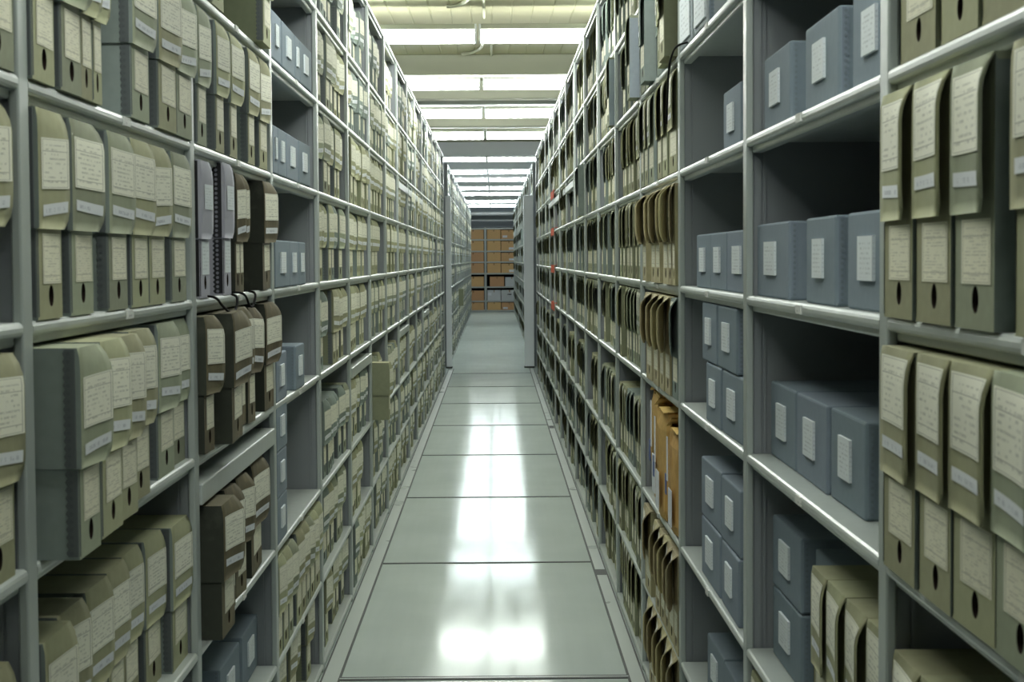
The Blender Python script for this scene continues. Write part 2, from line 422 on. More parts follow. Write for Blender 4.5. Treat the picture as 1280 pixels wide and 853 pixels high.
# ------------------------------------------------------------------ blue flat boxes
def blue_parts(root, w, h, d, mat='blue', lab=(.32, .66, .28, .72), big=False):
    def bod():
        mb = MB(); mb.box((0, 0, 0), (w, d, h * .985), mat, .004); return mb.mesh('storage_box_body')
    link('body', cached(('bb', w, h, d, mat), bod), root)
    def lidm():
        mb = MB(); mb.box((-.002, -.002, h * .80), (w + .002, d + .002, h), mat, .004); return mb.mesh('storage_box_lid')
    def labm():
        a, b_, c, e = lab; mb = MB()
        mb.face([(w * a, -.0045, h * c), (w * b_, -.0045, h * c), (w * b_, -.0045, h * e), (w * a, -.0045, h * e)], 'lab_blue', [(0, 0), (1, 0), (1, 1), (0, 1)])
        mb.box((w * a, -.0044, h * c), (w * b_, 0.0005, h * e), 'lab_blue', skip=('y-', 'y+')); return mb.mesh('box_label')
    link('label', cached(('bk', w, h, lab), labm), root)
    def em(x, sgn):
        mb = edge_mb(.005, h - .005, d, 0, mat, 'blue_dot', .009, 1, .011)
        o = MB(); o.add(mb, lambda p: Vector((x + sgn * (-p.x + .0008), p.y + .003, p.z)) if sgn > 0 else Vector((x + p.x - .0008, p.y + .003, p.z))); return o.mesh('metal_edge')
    link('metal_edge', cached(('be', w, h, 1), lambda: em(w, 1)), root)
    link('metal_edge', cached(('be', w, h, 0), lambda: em(0, -1)), root)

# ------------------------------------------------------------------ words for the labels
ORD = ['zeroth', 'first', 'second', 'third', 'fourth', 'fifth', 'sixth', 'seventh', 'eighth', 'ninth', 'tenth', 'eleventh', 'twelfth', 'thirteenth', 'fourteenth', 'fifteenth', 'sixteenth', 'seventeenth', 'eighteenth', 'nineteenth', 'twentieth']
NEAR_SH = {'Z': 'second shelf above eye level', 'A': 'shelf above eye level', 'B': 'eye-level shelf', 'C': 'shelf below eye level', 'D': 'second shelf below eye level', 'E': 'third shelf below eye level', 'F': 'lowest shelf', 'T': 'top shelf'}
FAR_SH = {k: (['top', 'second', 'third', 'fourth', 'fifth', 'sixth', 'seventh', 'bottom'][i] + ' shelf' + (' down' if 0 < i < 7 else '')) for i, k in enumerate(ORDER)}
def bay_words(side, k):
    if side == 'L':
        return {-1: 'nearest left bay', 0: 'first whole left bay', 1: 'left bay of brown boxes', 2: 'left blue-box bay'}.get(k) or f'{ORD[k - 2]} left bay past blue boxes'
    return {-1: 'nearest right bay', 0: 'wide right blue-box bay', 1: 'second right blue-box bay', 2: 'right bay of tan boxes'}.get(k) or f'{ORD[k - 2]} right bay past tan boxes'
LOOK = {'olive': 'olive', 'olivegrey': 'olive', 'sage': 'sage green', 'grey': 'grey-green', 'bluegrey': 'blue-grey sided', 'brown': 'dark brown', 'tan': 'worn tan', 'palegrey': 'pale grey'}

# ------------------------------------------------------------------ what stands on the shelves
# explicit cells: (side, bay, level) -> list of (kind, y0, y1, dx, opts)
CELLS = {}
def cell(side, k, lv, items): CELLS[(side, k, lv)] = items
def D(lst, style=None, dx=0.0, **o): return [('doc', a[0], a[1], (a[2] if len(a) > 2 else dx), dict(o, style=(a[3] if len(a) > 3 else style))) for a in lst]
def B(lst, h=.138, dx=-.02, **o): return [('blue', a[0], a[1], (a[2] if len(a) > 2 else dx), dict(o, h=h)) for a in lst]
# left
cell('L', -1, 'A', D([(1.83, 1.965), (1.98, 2.122)]))
cell('L', -1, 'B', D([(1.82, 1.955), (1.965, 2.108, -.02)], 'olivegrey'))
cell('L', -1, 'C', D([(1.82, 1.96), (1.965, 2.108, -.006)], 'olivegrey'))
cell('L', -1, 'D', D([(1.83, 1.96), (1.975, 2.115, -.02)], 'olive'))
cell('L', 0, 'A', D([(2.192, 2.299), (2.335, 2.440), (2.444, 2.516), (2.519, 2.581), (2.785, 2.932), (3.005, 3.170), (3.176, 3.338)], dx=.004))
cell('L', 0, 'B', D([(2.213, 2.336), (2.386, 2.511), (2.615, 2.752), (2.782, 2.913), (2.920, 3.057), (3.125, 3.280)]))
cell('L', 0, 'C', D([(2.205, 2.322, .049, 'sage'), (2.367, 2.505, .041), (2.510, 2.636, .033), (2.700, 2.855, .010), (3.004, 3.170, -.006, 'sage'), (3.192, 3.335, -.018, 'sage')], 'olivegrey'))
cell('L', 0, 'D', D([(2.215, 2.355, -.004), (2.378, 2.520, -.027), (2.555, 2.690, -.03), (2.715, 2.845, -.034), (2.862, 2.995, -.042), (3.015, 3.150, -.036), (3.172, 3.332, -.018)], 'olivegrey'))
cell('L', 1, 'Z', D([(3.42, 3.56), (3.627, 3.785), (4.27, 4.42, .02)], 'olive'))
cell('L', 1, 'A', D([(3.420, 3.536), (3.645, 3.765), (3.840, 3.955), (4.120, 4.240), (4.318, 4.468)]))
cell('L', 1, 'B', [('doc', 3.430, 3.535, .0, dict(style='palegrey', h=.270, bulge=.006)), ('doc', 3.737, 3.85, -.002, dict(style='palegrey', h=.282, bulge=.006))] + D([(3.93, 3.995), (3.998, 4.062)], 'brown', dx=-.005) + D([(4.325, 4.512)], 'brown', dx=.005))
cell('L', 1, 'C', D([(3.397, 3.51, .01), (3.592, 3.77, .035), (3.785, 3.86, -.01), (3.876, 4.03, 0), (4.034, 4.172, .005), (4.362, 4.535, 0)], 'brown'))
cell('L', 1, 'D', D([(3.455, 3.615, .03), (3.68, 3.83, 0), (3.875, 4.01, -.005), (4.13, 4.33, -.005)], 'brown'))
cell('L', 1, 'E', B([(3.50, 3.80), (3.92, 4.22), (4.26, 4.565)], dx=-.05))
cell('L', 2, 'Z', B([(4.598, 4.80), (4.826, 5.12), (5.13, 5.26), (5.268, 5.566)], h=.13, dx=0))
cell('L', 2, 'A', B([(4.598, 4.70), (4.703, 4.892), (4.898, 5.198), (5.207, 5.488)], h=.13, dx=0))
cell('L', 2, 'B', B([(4.615, 4.93), (4.938, 5.135), (5.177, 5.353)], h=.13, dx=0))
cell('L', 2, 'C', B([(4.61, 4.845), (5.06, 5.26)], h=.132, dx=0))
cell('L', 2, 'D', B([(4.595, 4.82)], h=.124, dx=0, stack=3))
cell('L', 2, 'E', D([(4.60, 4.71), (4.715, 4.83), (4.84, 4.95), (5.03, 5.155), (5.16, 5.285), (5.29, 5.40), (5.41, 5.53), (5.54, 5.72)], dx=-.005))
# right
cell('R', -1, 'A', D([(1.594, 1.742), (1.755, 1.908), (1.928, 2.10)], 'olive', dx=-.004))
cell('R', -1, 'B', D([(1.45, 1.605), (1.672, 1.815), (1.828, 1.985), (2.00, 2.138)], dx=.004))
cell('R', -1, 'C', D([(1.50, 1.645), (1.655, 1.80), (1.81, 1.95), (1.965, 2.128)], dx=.006))
cell('R', -1, 'D', D([(1.73, 1.86), (1.87, 2.0), (2.005, 2.13)], 'olive', dx=-.012))
cell('R', 0, 'A', B([(2.20, 2.45), (2.54, 2.822), (2.95, 3.25)]))
cell('R', 0, 'B', B([(2.20, 2.48), (2.56, 2.805), (2.966, 3.335)]))
cell('R', 0, 'C', B([(2.47, 2.735), (2.75, 3.04), (3.055, 3.33)], h=.145, dx=-.045))
cell('R', 0, 'D', D([(2.20, 2.318), (2.328, 2.455), (2.47, 2.60), (2.607, 2.725)], 'olive', dx=-.018) + B([(2.745, 2.965)], h=.13, dx=-.065, stack=2) + B([(3.0, 3.30)], h=.135, dx=-.045, stack=2))
cell('R', 0, 'E', D([(3.05, 3.16), (3.18, 3.32)], 'olive', dx=-.01))
cell('R', 1, 'Z', B([(3.95, 4.205), (4.26, 4.52)], dx=0, mat='paleblue', lab=(.08, .9, .1, .9)))
cell('R', 1, 'A', B([(3.41, 3.585), (3.62, 3.90)], dx=-.03))
cell('R', 1, 'B', B([(3.45, 3.775), (3.80, 4.06), (4.075, 4.335)], h=.132))
cell('R', 1, 'C', B([(3.47, 3.77), (3.79, 4.06)], dx=-.01, h=.138, stack=2, shift=.07))
cell('R', 1, 'D', B([(3.52, 3.80), (3.83, 4.17)], h=.142, dx=-.012, stack=2))
cell('R', 1, 'E', B([(3.42, 3.685), (3.70, 3.985), (4.0, 4.29)], h=.135, dx=-.04))
cell('R', 2, 'Z', D([(4.62, 4.79, .03), (4.80, 4.93, .02)], 'olive') + D([(5.04, 5.17, .0), (5.26, 5.40, .03)], 'grey') + D([(5.43, 5.56), (5.57, 5.72)], 'sage'))
cell('R', 2, 'A', D([(4.62, 4.85), (4.868, 5.008), (5.012, 5.158)], 'olive') + D([(5.285, 5.45), (5.47, 5.60), (5.61, 5.735)]))
cell('R', 2, 'B', D([(4.60, 4.682), (4.688, 4.788), (4.793, 4.93), (5.04, 5.165), (5.17, 5.31), (5.47, 5.61)], 'tan', dx=.006, bulge=.032))
cell('R', 2, 'C', D([(4.60, 4.74)], 'grey', bulge=.02) + D([(4.76, 4.90), (4.93, 5.06), (5.10, 5.26), (5.33, 5.52)], 'tan', dx=.004, bulge=.034))
cell('R', 2, 'D', [('packet', 4.62, 4.90, -.005, dict(h=.285)), ('packet', 4.93, 5.22, .0, dict(h=.315)), ('packet', 5.25, 5.58, -.02, dict(h=.335))])
cell('R', 2, 'E', D([(4.60, 4.72), (4.725, 4.85), (4.86, 4.96), (4.97, 5.09), (5.12, 5.26)], 'tan', bulge=.03) + D([(5.42, 5.62)], 'tan', bulge=.025))
cell('R', 2, 'F', D([(4.60, 4.74), (4.75, 4.88), (4.90, 5.02), (5.03, 5.16), (5.2, 5.32), (5.34, 5.48)], 'tan', bulge=.03))
EMPTY = {('L', 1, 'F'), ('L', 0, 'E'), ('L', 0, 'F'), ('R', 0, 'F'), ('R', 1, 'F'), ('L', 0, 'Z'), ('R', 0, 'Z'), ('L', -1, 'E'), ('L', -1, 'F'), ('L', -1, 'Z'), ('R', -1, 'E'), ('R', -1, 'F'), ('R', -1, 'Z')}

JUT = {('L', 5, 'D'): (.075, 'olive'), ('R', 3, 'Z'): (.03, 'bluegrey'), ('R', 4, 'Z'): (.02, 'bluegrey'), ('R', 6, 'A'): (.03, 'grey'), ('R', 4, 'E'): (.0, 'bluegrey'), ('L', 4, 'D'): (-.01, 'olivegrey')}
def fill(side, k, lv, y_a, y_b, R_):
    """a row of boxes packed along a shelf with the odd gap"""
    out = []; run = 0; y = y_a + (R_.uniform(.0, .03) if side == 'R' else R_.choice((.005, .01, .03, .1, .2)))
    dense = side == 'R'
    gap_at = R_.uniform(.1, .9) if R_.random() < (.22 if dense else .33) else 9
    sty = R_.choice(['olive', 'olivegrey', 'sage', 'olivegrey']) if R_.random() < .8 else 'grey'
    base = R_.choice((-.02, -.018, -.024, -.03, -.016))
    while y < y_b - .08:
        w = R_.choice((.1, .11, .11, .12, .12, .13, .13, .14, .15) if not dense else (.09, .1, .11, .11, .12, .12, .13))
        if y + w > y_b: break
        if R_.random() < .3: sty = R_.choice(['olive', 'olivegrey', 'sage', 'sage', 'grey', 'olive'])
        out.append(('doc', y, y + w, base + R_.choice((0, 0, .004, -.006, .012)), dict(style=sty)))
        run += 1
        y += w + R_.choice((.003, .004, .006, .01, .02 if not dense else .008))
        if not dense and run >= R_.choice((2, 3, 3, 4, 6)):
            y += R_.choice((.03, .06, .09, .14)); run = 0
        if (y - y_a) / (y_b - y_a) > gap_at: y += R_.uniform(.12, .32); gap_at = 9
    if (side, k, lv) in JUT and out:
        kd, a, b, dx, o = out[0]; out[0] = (kd, a, b, JUT[(side, k, lv)][0], dict(o, style=JUT[(side, k, lv)][1]))
    return out

MAIN_BAYS = range(-1, 15)
LIMIT = 300
docs, others = [], []
for side in 'LR':
    for k in MAIN_BAYS:
        ya, yb = ZP + (k - 1 + 1) * BAY + .006, ZP + (k + 1) * BAY - POST - .006
        for lv in ORDER:
            if (side, k, lv) in EMPTY: continue
            items = CELLS.get((side, k, lv))
            if items is None:
                if k < 2 or (side == 'R' and k < 2): continue
                items = fill(side, k, lv, ya, yb, random.Random(f'{side}{k}{lv}'))
            items = sorted(items, key=lambda t: t[1])
            for n, it in enumerate(items): 
                (docs if it[0] == 'doc' else others).append((side, k, lv, n + 1, it))
# far room's racks
REAR0, REAR_N = 22.05, 18
for side in 'LR':
    for k in range(REAR_N):
        ya, yb = REAR0 + k * BAY + .006, REAR0 + (k + 1) * BAY - POST - .006
        for lv in ORDER:
            for n, it in enumerate(fill(side, k, lv, ya, yb, random.Random(f'rear{side}{k}{lv}'))):
                docs.append((side, 100 + k, lv, n + 1, it))

def place(side, y0, y1, z, dx):
    if side == 'L': return (XL + dx, y0, z), PI / 2
    return (XR - dx, y1, z), -PI / 2
def corners(side, y0, y1, z, dx, h, d=.1):
    x0 = XL + dx if side == 'L' else XR - dx
    x1 = x0 - d if side == 'L' else x0 + d
    return [(x, y, zz) for x in (x0, x1) for y in (y0, y1) for zz in (z, z + h)]

seen = []
for dct in docs:
    side, k, lv, n, (_, y0, y1, dx, o) = dct
    if in_frame(corners(side, y0, y1, LV[lv], dx, H0)): seen.append(dct)
def is_plain(d): return d[4][4].get('style') not in ('brown', 'tan', 'palegrey')
plain = sorted([d for d in seen if is_plain(d)], key=lambda d: d[4][1])
indiv = plain[:LIMIT] + [d for d in seen if not is_plain(d)]
mass = plain[LIMIT:]
NAMES = {'brown': 'brown_document_box', 'tan': 'tan_document_box', 'palegrey': 'grey_document_box'}
for d in indiv:
    side, k, lv, n, (_, y0, y1, dx, o) = d
    R_ = random.Random(f'{side}{k}{lv}{n}')
    sty = o.get('style') or R_.choice(['olivegrey', 'olivegrey', 'olivegrey', 'sage'])
    h = o.get('h', H0); w = snap(y1 - y0)
    b = o.get('bulge') or (R_.choice((.009, .012, .016)) if side == 'L' else R_.choice((.008, .012, .016)))
    if sty in ('brown',): b = .02
    if w < .095: b = min(b, .014)
    loc, rz = place(side, y0, y0 + w if side == 'R' else y1, LV[lv], dx)
    if side == 'R': loc = (loc[0], y0 + w, loc[2])
    root = thing(NAMES.get(sty, 'document_box'), None, 'document box', loc, rz)
    sh = NEAR_SH[lv] if k < 3 else FAR_SH[lv]
    root['label'] = f"{LOOK[sty]} document box, {ORD[n]} along {sh}, {bay_words(side, k)}"
    root['group'] = {'brown': 'dark brown document boxes', 'tan': 'worn tan document boxes', 'palegrey': 'pale grey boxes with black edges'}.get(sty, 'olive document boxes on the ' + ('left' if side == 'L' else 'right') + ' rack')
    doc_parts(root, w, sty, b, h, detail=(k < 4), seed=f'{side}{k}{lv}{n}', high=(side == 'R'))
    if sty == 'brown':
        root.rotation_euler = (R_.uniform(-.0, .0), R_.uniform(-.03, .03) if n > 1 else 0, rz + R_.uniform(-.03, .03))
    else:
        root.rotation_euler = (0, 0, rz + R_.uniform(-.012, .012))
mb = MB()
for d in mass:
    side, k, lv, n, (_, y0, y1, dx, o) = d
    R_ = random.Random(f'{side}{k}{lv}{n}')
    sty = o.get('style'); w = snap(y1 - y0); b = R_.choice((.007, .012)) if side == 'L' else R_.choice((.008, .013))
    if w < .095: b = .014
    src = cached(('far', sty, w, b), lambda: doc_far(sty, w, b))
    if side == 'L': X0 = XL + dx; mb.add(src, lambda p: Vector((X0 - p.y, y0 + p.x, LV[lv] + p.z)))
    else: X0 = XR - dx; mb.add(src, lambda p: Vector((X0 + p.y, y0 + w - p.x, LV[lv] + p.z)))
tag(link('document_boxes', mb.mesh('document_boxes', False)), 'olive document boxes packed along the farther shelves on both sides of the aisle', 'document box', 'olive document boxes on the farther shelves', 'stuff')

# blue boxes and packets
def packet(root, w, h, d, seed):
    R_ = random.Random(seed)
    def ring(z, s, j=.006):
        pts = [(0, 0), (w * .33, -.008), (w * .66, -.009), (w, 0), (w, d), (0, d)]
        cx, cy = w / 2, d / 2
        return [(cx + (x - cx) * s + R_.uniform(-j, j), cy + (y - cy) * s + R_.uniform(-j, j), z + R_.uniform(-j, j)) for x, y in pts]
    mb = MB(); rs = [ring(0.006, .97, .002), ring(h * .12, 1.0), ring(h * .5, 1.01), ring(h * .85, 1.0), ring(h, .97)]
    for a, b in zip(rs, rs[1:]):
        for k in range(6): mb.face([a[k], a[(k + 1) % 6], b[(k + 1) % 6], b[k]], 'kraft')
    mb.face(list(reversed(rs[0])), 'kraft')
    # folded, slightly sunken top
    mid = [(w * .5 + (p[0] - w * .5) * .75, d * .5 + (p[1] - d * .5) * .85, h - .014) for p in rs[-1]]
    for k in range(6): mb.face([rs[-1][k], rs[-1][(k + 1) % 6], mid[(k + 1) % 6], mid[k]], 'kraft')
    mb.face(mid, 'kraft'); link('wrapper', mb.mesh('packet_wrapper'), root)
    for a, b, lift in ((0.0, .47, .03), (.5, .99, .006)):      # folded top flaps, one springing open
        mb = MB(); q = []
        for ii in range(4):
            f = ii / 3; row = []
            for jj in range(4):
                g = jj / 3; x = w * (a + (b - a) * f); e = f if a < .1 else 1 - f
                row.append((x + R_.uniform(-.002, .002), -.006 + (d * .9) * g, h + .002 + lift * e + R_.uniform(0, .003)))
            q.append(row)
        mb.grid(q, 'kraft', smooth=False); mb.grid([[(p[0], p[1], p[2] - .003) for p in reversed(r_)] for r_ in q], 'kraft', smooth=False)
        for ii in range(3): mb.face([q[ii][0], q[ii + 1][0], (q[ii + 1][0][0], q[ii + 1][0][1], q[ii + 1][0][2] - .003), (q[ii][0][0], q[ii][0][1], q[ii][0][2] - .003)], 'kraft')
        link('top_flap', mb.mesh('packet_flap'), root)
    mb = MB(); mb.box((w * .52, -.0165, h * .1), (w * .82, -.0145, h * .45), 'lab_plain')
    mb.f and None
    o = link('shipping_label', mb.mesh('packet_label'), root)
    mb = MB(); mb.box((w * .2, -.0165, h * .35), (w * .33, -.0145, h * .55), 'bluetape'); link('blue_tape', mb.mesh('packet_tape'), root)
    mb = MB(); mb.box((w * .36, -.0165, h * .5), (w * .46, -.0145, h * .93), 'lab_plain'); link('paper_slip', mb.mesh('packet_slip'), root)

for side, k, lv, n, (kind, y0, y1, dx, o) in others:
    if not in_frame(corners(side, y0, y1, LV[lv], dx, o.get('h', .14))): continue
    w = y1 - y0
    if kind == 'blue':
        st = o.get('stack', 1); h = o['h']; w_ = round(w, 2)
        for q in range(st):
            sft = o.get('shift', 0) * q + (.004 * q)
            loc, rz = place(side, y0 + sft, y0 + w_ + sft, LV[lv] + q * h, dx)
            root = thing('storage_box', None, 'storage box', loc, rz + random.uniform(-.012, .012), 'flat blue-grey storage boxes')
            look = 'pale grey' if o.get('mat') else 'blue-grey'
            where = f"{ORD[n]} along" if st == 1 else f"{(['bottom', 'top'] if st == 2 else ['bottom', 'middle', 'top'])[q]} of {ORD[n]} stack along"
            bw = {('L', 1): 'left brown-box bay', ('L', 2): 'left blue bay', ('R', 0): 'nearer right blue bay', ('R', 1): 'farther right blue bay'}[(side, k)]
            root['label'] = f"{look} box, {where} {NEAR_SH[lv]}, {bw}"
            blue_parts(root, w_, h, .27, o.get('mat', 'blue'), o.get('lab', (.3, .64, .3, .74)))
    else:
        loc, rz = place(side, y0, y1, LV[lv], dx)
        root = thing('kraft_packet', f"bulging brown kraft paper packet, {ORD[n]} along shelf below the tan boxes", 'packet', loc, rz, 'kraft paper packets')
        packet(root, w, o['h'], .33, n)

# ------------------------------------------------------------------ racks
LIP = [(0.0, -.0065), (.0015, -.0025), (.005, 0), (.012, .0), (DEEP, 0), (DEEP, -.010), (.03, -.010), (.03, -.030), (.014, -.030), (.012, -.027), (.012, -.0185), (.005, -.0185), (.0015, -.016), (0.0, -.012)]
def rack(name, label, side, face, y_start, nb, cat='shelving', pull=(), grp=None, first_bay=0, tags=True):
    sg = -1 if side == 'L' else 1                       # into the rack
    root = thing(name, label, cat, (face, y_start, 0), 0, grp)
    def X(d): return sg * d
    # upright with a folded front flange
    def up():
        mb = MB(); a, b = sorted((X(0), X(.014)))
        mb.box((a, -POST, 0), (b, 0, TOP), 'steel', .003)
        a, b = sorted((X(.014), X(.03))); mb.box((a, -POST + .006, 0), (b, -.006, TOP), 'panel')
        return mb.mesh('rack_upright')
    def pan():
        mb = MB(); a, b = sorted((X(.03), X(DEEP)))
        mb.box((a, -POST + .009, .0), (b, -.009, TOP), 'panel')
        for dd in (.034,):
            a, b = sorted((X(dd), X(dd + .005))); mb.box((a, -POST + .006, 0), (b, -.006, TOP), 'panel')
        return mb.mesh('rack_side_panel')
    um, pm = up(), pan()
    for k in range(nb + 1):
        link('upright', um, root, (0, k * BAY, 0)); link('side_panel', pm, root, (0, k * BAY, 0))
    def shelf(last=False):
        mb = MB(); q = LIP
        prof = [(X(a), b) for a, b in q]
        mb.extrude_profile(prof, .0005, BAY - POST - .0005, 'shelfsteel'); return mb.mesh('rack_shelf')
    sm = shelf()
    tg = MB(); a, b = sorted((X(-.002), X(.002)))
    xs = X(-.0021)
    tg.box((a, .555, -.0165), (b, .60, -.0025), 'lab_tag')
    pts = [(xs, .555, -.0165), (xs, .60, -.0165), (xs, .60, -.0025), (xs, .555, -.0025)]
    tg.face(pts, 'lab_tag', [(0, 0), (1, 0), (1, 1), (0, 1)]); tgm = tg.mesh('shelf_tag')
    cnt = 0; rest = MB(); restt = MB(); src = MB()
    for k in range(nb):
        for z in [LV[l] for l in ORDER] + [TOP]:
            if cnt < 100:
                s_ = link('shelf', sm, root, (0, k * BAY, z))
                if tags and z < TOP - .01 and k < 7: link('shelf_tag', tgm, s_)
            else:
                o = MB(); q = LIP
                rest.extrude_profile([(X(a), b + z) for a, b in q], k * BAY + .0005, (k + 1) * BAY - POST - .0005, 'shelfsteel')
            cnt += 1
    if rest.f: tag(link('shelves', rest.mesh('rack_shelves_far', False), root), kind='stuff')
    bk = MB(); a, b = sorted((X(DEEP), X(DEEP + .01))); bk.box((a, -POST, 0), (b, nb * BAY, TOP), 'panel'); link('back_panel', bk.mesh('rack_back'), root)
    base = MB(); a, b = sorted((X(.006), X(DEEP))); base.box((a, -POST, 0), (b, nb * BAY, .012), 'steel'); link('plinth', base.mesh('rack_plinth'), root)
    if pull:
        pl = MB(); a, b = sorted((X(-.004), X(.36)))
        pl.box((a, .012, -.042), (b, BAY - POST - .012, 0), 'shelfsteel', .003)
        plm = pl.mesh('rack_pull_out')
        for k, z in pull: link('pull_out_shelf', plm, root, (0, k * BAY, z - .058))
    return root
rack('shelving_rack', 'long grey steel shelving rack along the left of the aisle, nearest the viewer', 'L', XL, ZP - 4 * BAY, 19, pull=((5, LV['C']), (8, LV['C']), (11, LV['C']), (14, LV['C']), (11, LV['Z']), (12, LV['Z']), (13, LV['Z'])), grp='shelving racks')
rack('shelving_rack', 'long grey steel shelving rack along the right of the aisle, nearest the viewer', 'R', XR, ZP - 4 * BAY, 19, pull=((11, LV['Z']), (12, LV['Z']), (13, LV['Z']), (14, LV['Z'])), grp='shelving racks')
rack('shelving_rack', 'far steel shelving rack behind the left white post', 'L', XL, REAR0, REAR_N, grp='shelving racks', tags=False)
rack('shelving_rack', 'far steel shelving rack behind the right white post', 'R', XR, REAR0, REAR_N, grp='shelving racks', tags=False)

# ------------------------------------------------------------------ setting
def struct(name, mb, fix=True): return tag(link(name, mb.mesh(name, fix)), kind='structure')
Y0, Y1, W_, DECK = -4.0, 45.75, 3.0, 2.83
mb = MB()
mb.face([(-W_, Y0, 0), (W_, Y0, 0), (W_, Y1, 0), (-W_, Y1, 0)], 'floor')
FL, FR = -.518, .431
for a, b in ((XL, FL), (FR, XR)):
    mb.box((a, Y0, -.001), (b, 21.6, .0025), 'floor_strip', skip=('z-',))
for x in (FL, FR): mb.box((x - .004, Y0, -.001), (x + .004, 21.7, .0032), 'joint', skip=('z-',))
for x in (XL + .004, XR - .004): mb.box((x - .003, Y0, -.001), (x + .003, 21.7, .0034), 'joint', skip=('z-',))
j = 0
y = 5.648 - 2.165 * 3
while y < 21.5:
    tw = .022 if abs(y - 5.648) < .1 else .010
    mb.box((FL - (.0 if j % 2 else .0), y - tw, -.001), (FR, y + tw, .003), 'joint', skip=('z-',))
    if abs(y - 5.648) < .1: mb.box((FL, y - .004, -.001), (FR, y + .006, .0036), 'floor_strip', skip=('z-',))
    y += 2.165; j += 1
mb.box((.435, 7.48, -.001), (.478, 7.61, .0034), 'joint', skip=('z-',)); mb.box((.437, 14.0, -.001), (.476, 14.2, .0034), 'joint', skip=('z-',))
struct('floor', mb)
mb = MB(); n = int(2 * W_ / .12)
for i in range(n):
    x = -W_ + i * .12
    q = [(x, DECK), (x + .108, DECK), (x + .112, DECK + .004), (x + .116, DECK + .004), (x + .12, DECK)]
    for a, b in zip(q, q[1:]): mb.face([(a[0], Y0, a[1]), (a[0], Y1, a[1]), (b[0], Y1, b[1]), (b[0], Y0, b[1])], 'ceil')
struct('ceiling', mb)
def wall(nm, pts):
    m_ = MB(); m_.face(pts, 'wall'); struct(nm, m_)
wall('wall_left', [(-W_, Y0, 0), (-W_, Y1, 0), (-W_, Y1, 3), (-W_, Y0, 3)])
wall('wall_right', [(W_, Y1, 0), (W_, Y0, 0), (W_, Y0, 3), (W_, Y1, 3)])
wall('wall_back', [(-W_, Y1, 0), (W_, Y1, 0), (W_, Y1, 3), (-W_, Y1, 3)])
wall('wall_front', [(W_, Y0, 0), (-W_, Y0, 0), (-W_, Y0, 3), (W_, Y0, 3)])

# lamp rows: two fixtures per row, gap over the middle of the aisle
ROWS = [-.6, 2.0, 4.65, 7.3, 9.97, 12.7, 15.26, 17.98]
FAR_ROWS = [22.5, 25.8, 28.3, 31.7, 34.6, 39.1, 42.3]  # last row is added to brighten the end cartons, no lamps known there
LZ = 2.64
def fixture_meshes(tube, Lf=1.22, wd=.13, k=1.0):
    h = MB(); h.box((0, -wd / 2, .035), (Lf, wd / 2, .066), 'housing', .004)
    h.box((-.012, -wd / 2 - .004, -.032), (0.0, wd / 2 + .004, .066), 'pipe'); h.box((Lf, -wd / 2 - .004, -.032), (Lf + .012, wd / 2 + .004, .066), 'pipe')
    t = MB(); q = [(-wd / 2, .034), (-wd / 2 + .012, -.02 * k), (-wd / 4, -.033 * k), (wd / 4, -.033 * k), (wd / 2 - .012, -.02 * k), (wd / 2, .034)]
    for a, b in zip(q, q[1:]): t.face([(0, a[0], a[1]), (Lf, a[0], a[1]), (Lf, b[0], b[1]), (0, b[0], b[1])][::-1], tube)
    return h.mesh('lamp_housing'), t.mesh('lamp_diffuser')
FX = fixture_meshes('tube'); FXF = fixture_meshes('tube_far', wd=.10, k=.25)
row_no = 0
for y in ROWS + FAR_ROWS:
    far = y > 21
    vis = y > 9.5
    if vis: row_no += 1
    for sgn in ((1,) if y < 0 else (-1, 1)):
        x0 = -.085 + .018 if sgn > 0 else -.085 - .018 - 1.22
        z = LZ
        lab = f"fluorescent ceiling lamp over the {'left' if sgn < 0 else 'right'} half, {ORD[row_no]} lit row from the viewer" if vis else None
        t = thing('ceiling_lamp', lab or 'fluorescent ceiling lamp above and behind the viewer, outside the picture', 'ceiling lamp', (x0, y, z), 0, 'fluorescent ceiling lamps' if vis else 'lamps out of view')
        link('housing', (FXF if far else FX)[0], t); link('diffuser', (FXF if far else FX)[1], t)
tn = 0
def trim(mb):
    global tn
    tn += 1; struct(f'trim_{tn}', mb)
for y, bot, top, yd, m in ((12.5, 2.685, DECK, .0, 'beam'), (14.3, 2.681, DECK, 0, 'beam'), (14.95, 2.69, DECK, 0, 'beam_grey'), (16.9, 2.652, DECK, 0, 'beam'), (17.6, 2.70, DECK, 0, 'beam_grey'),
                           (4.3, 2.70, DECK, 0, 'beam'), (6.9, 2.70, DECK, 0, 'beam')):
    mb = MB(); mb.box((-W_, y - .06, bot), (W_, y + .12 + yd, top), m, .006); trim(mb)
mb = MB(); mb.box((-W_, 21.75, 2.659), (W_, 22.0, 3.0), 'white_steel', .01); trim(mb)
for y in [r + .0 for r in FAR_ROWS[1:]]:
    mb = MB(); mb.box((-W_, y - .34, 2.68), (W_, y - .14, DECK), 'beam_grey', .006); trim(mb)
# sprinkler pipes near the end wall
mb = MB(); mb.tube([(-W_, 44.3, 2.52), (W_, 44.3, 2.52)], .04, 'pipe', 12); trim(mb)
mb = MB(); mb.tube([(-W_, 44.9, 2.36), (W_, 44.9, 2.36)], .02, 'pipe', 10); trim(mb)
# white posts between the two rooms
for a, b in ((-.612, -.541), (.372, .494)):
    mb = MB(); mb.box((a, 21.8, .018), (b, 21.98, 2.165), 'white_steel', .006); mb.box((a - .003, 21.795, 0), (b + .003, 21.985, .02), 'joint', .002); trim(mb)
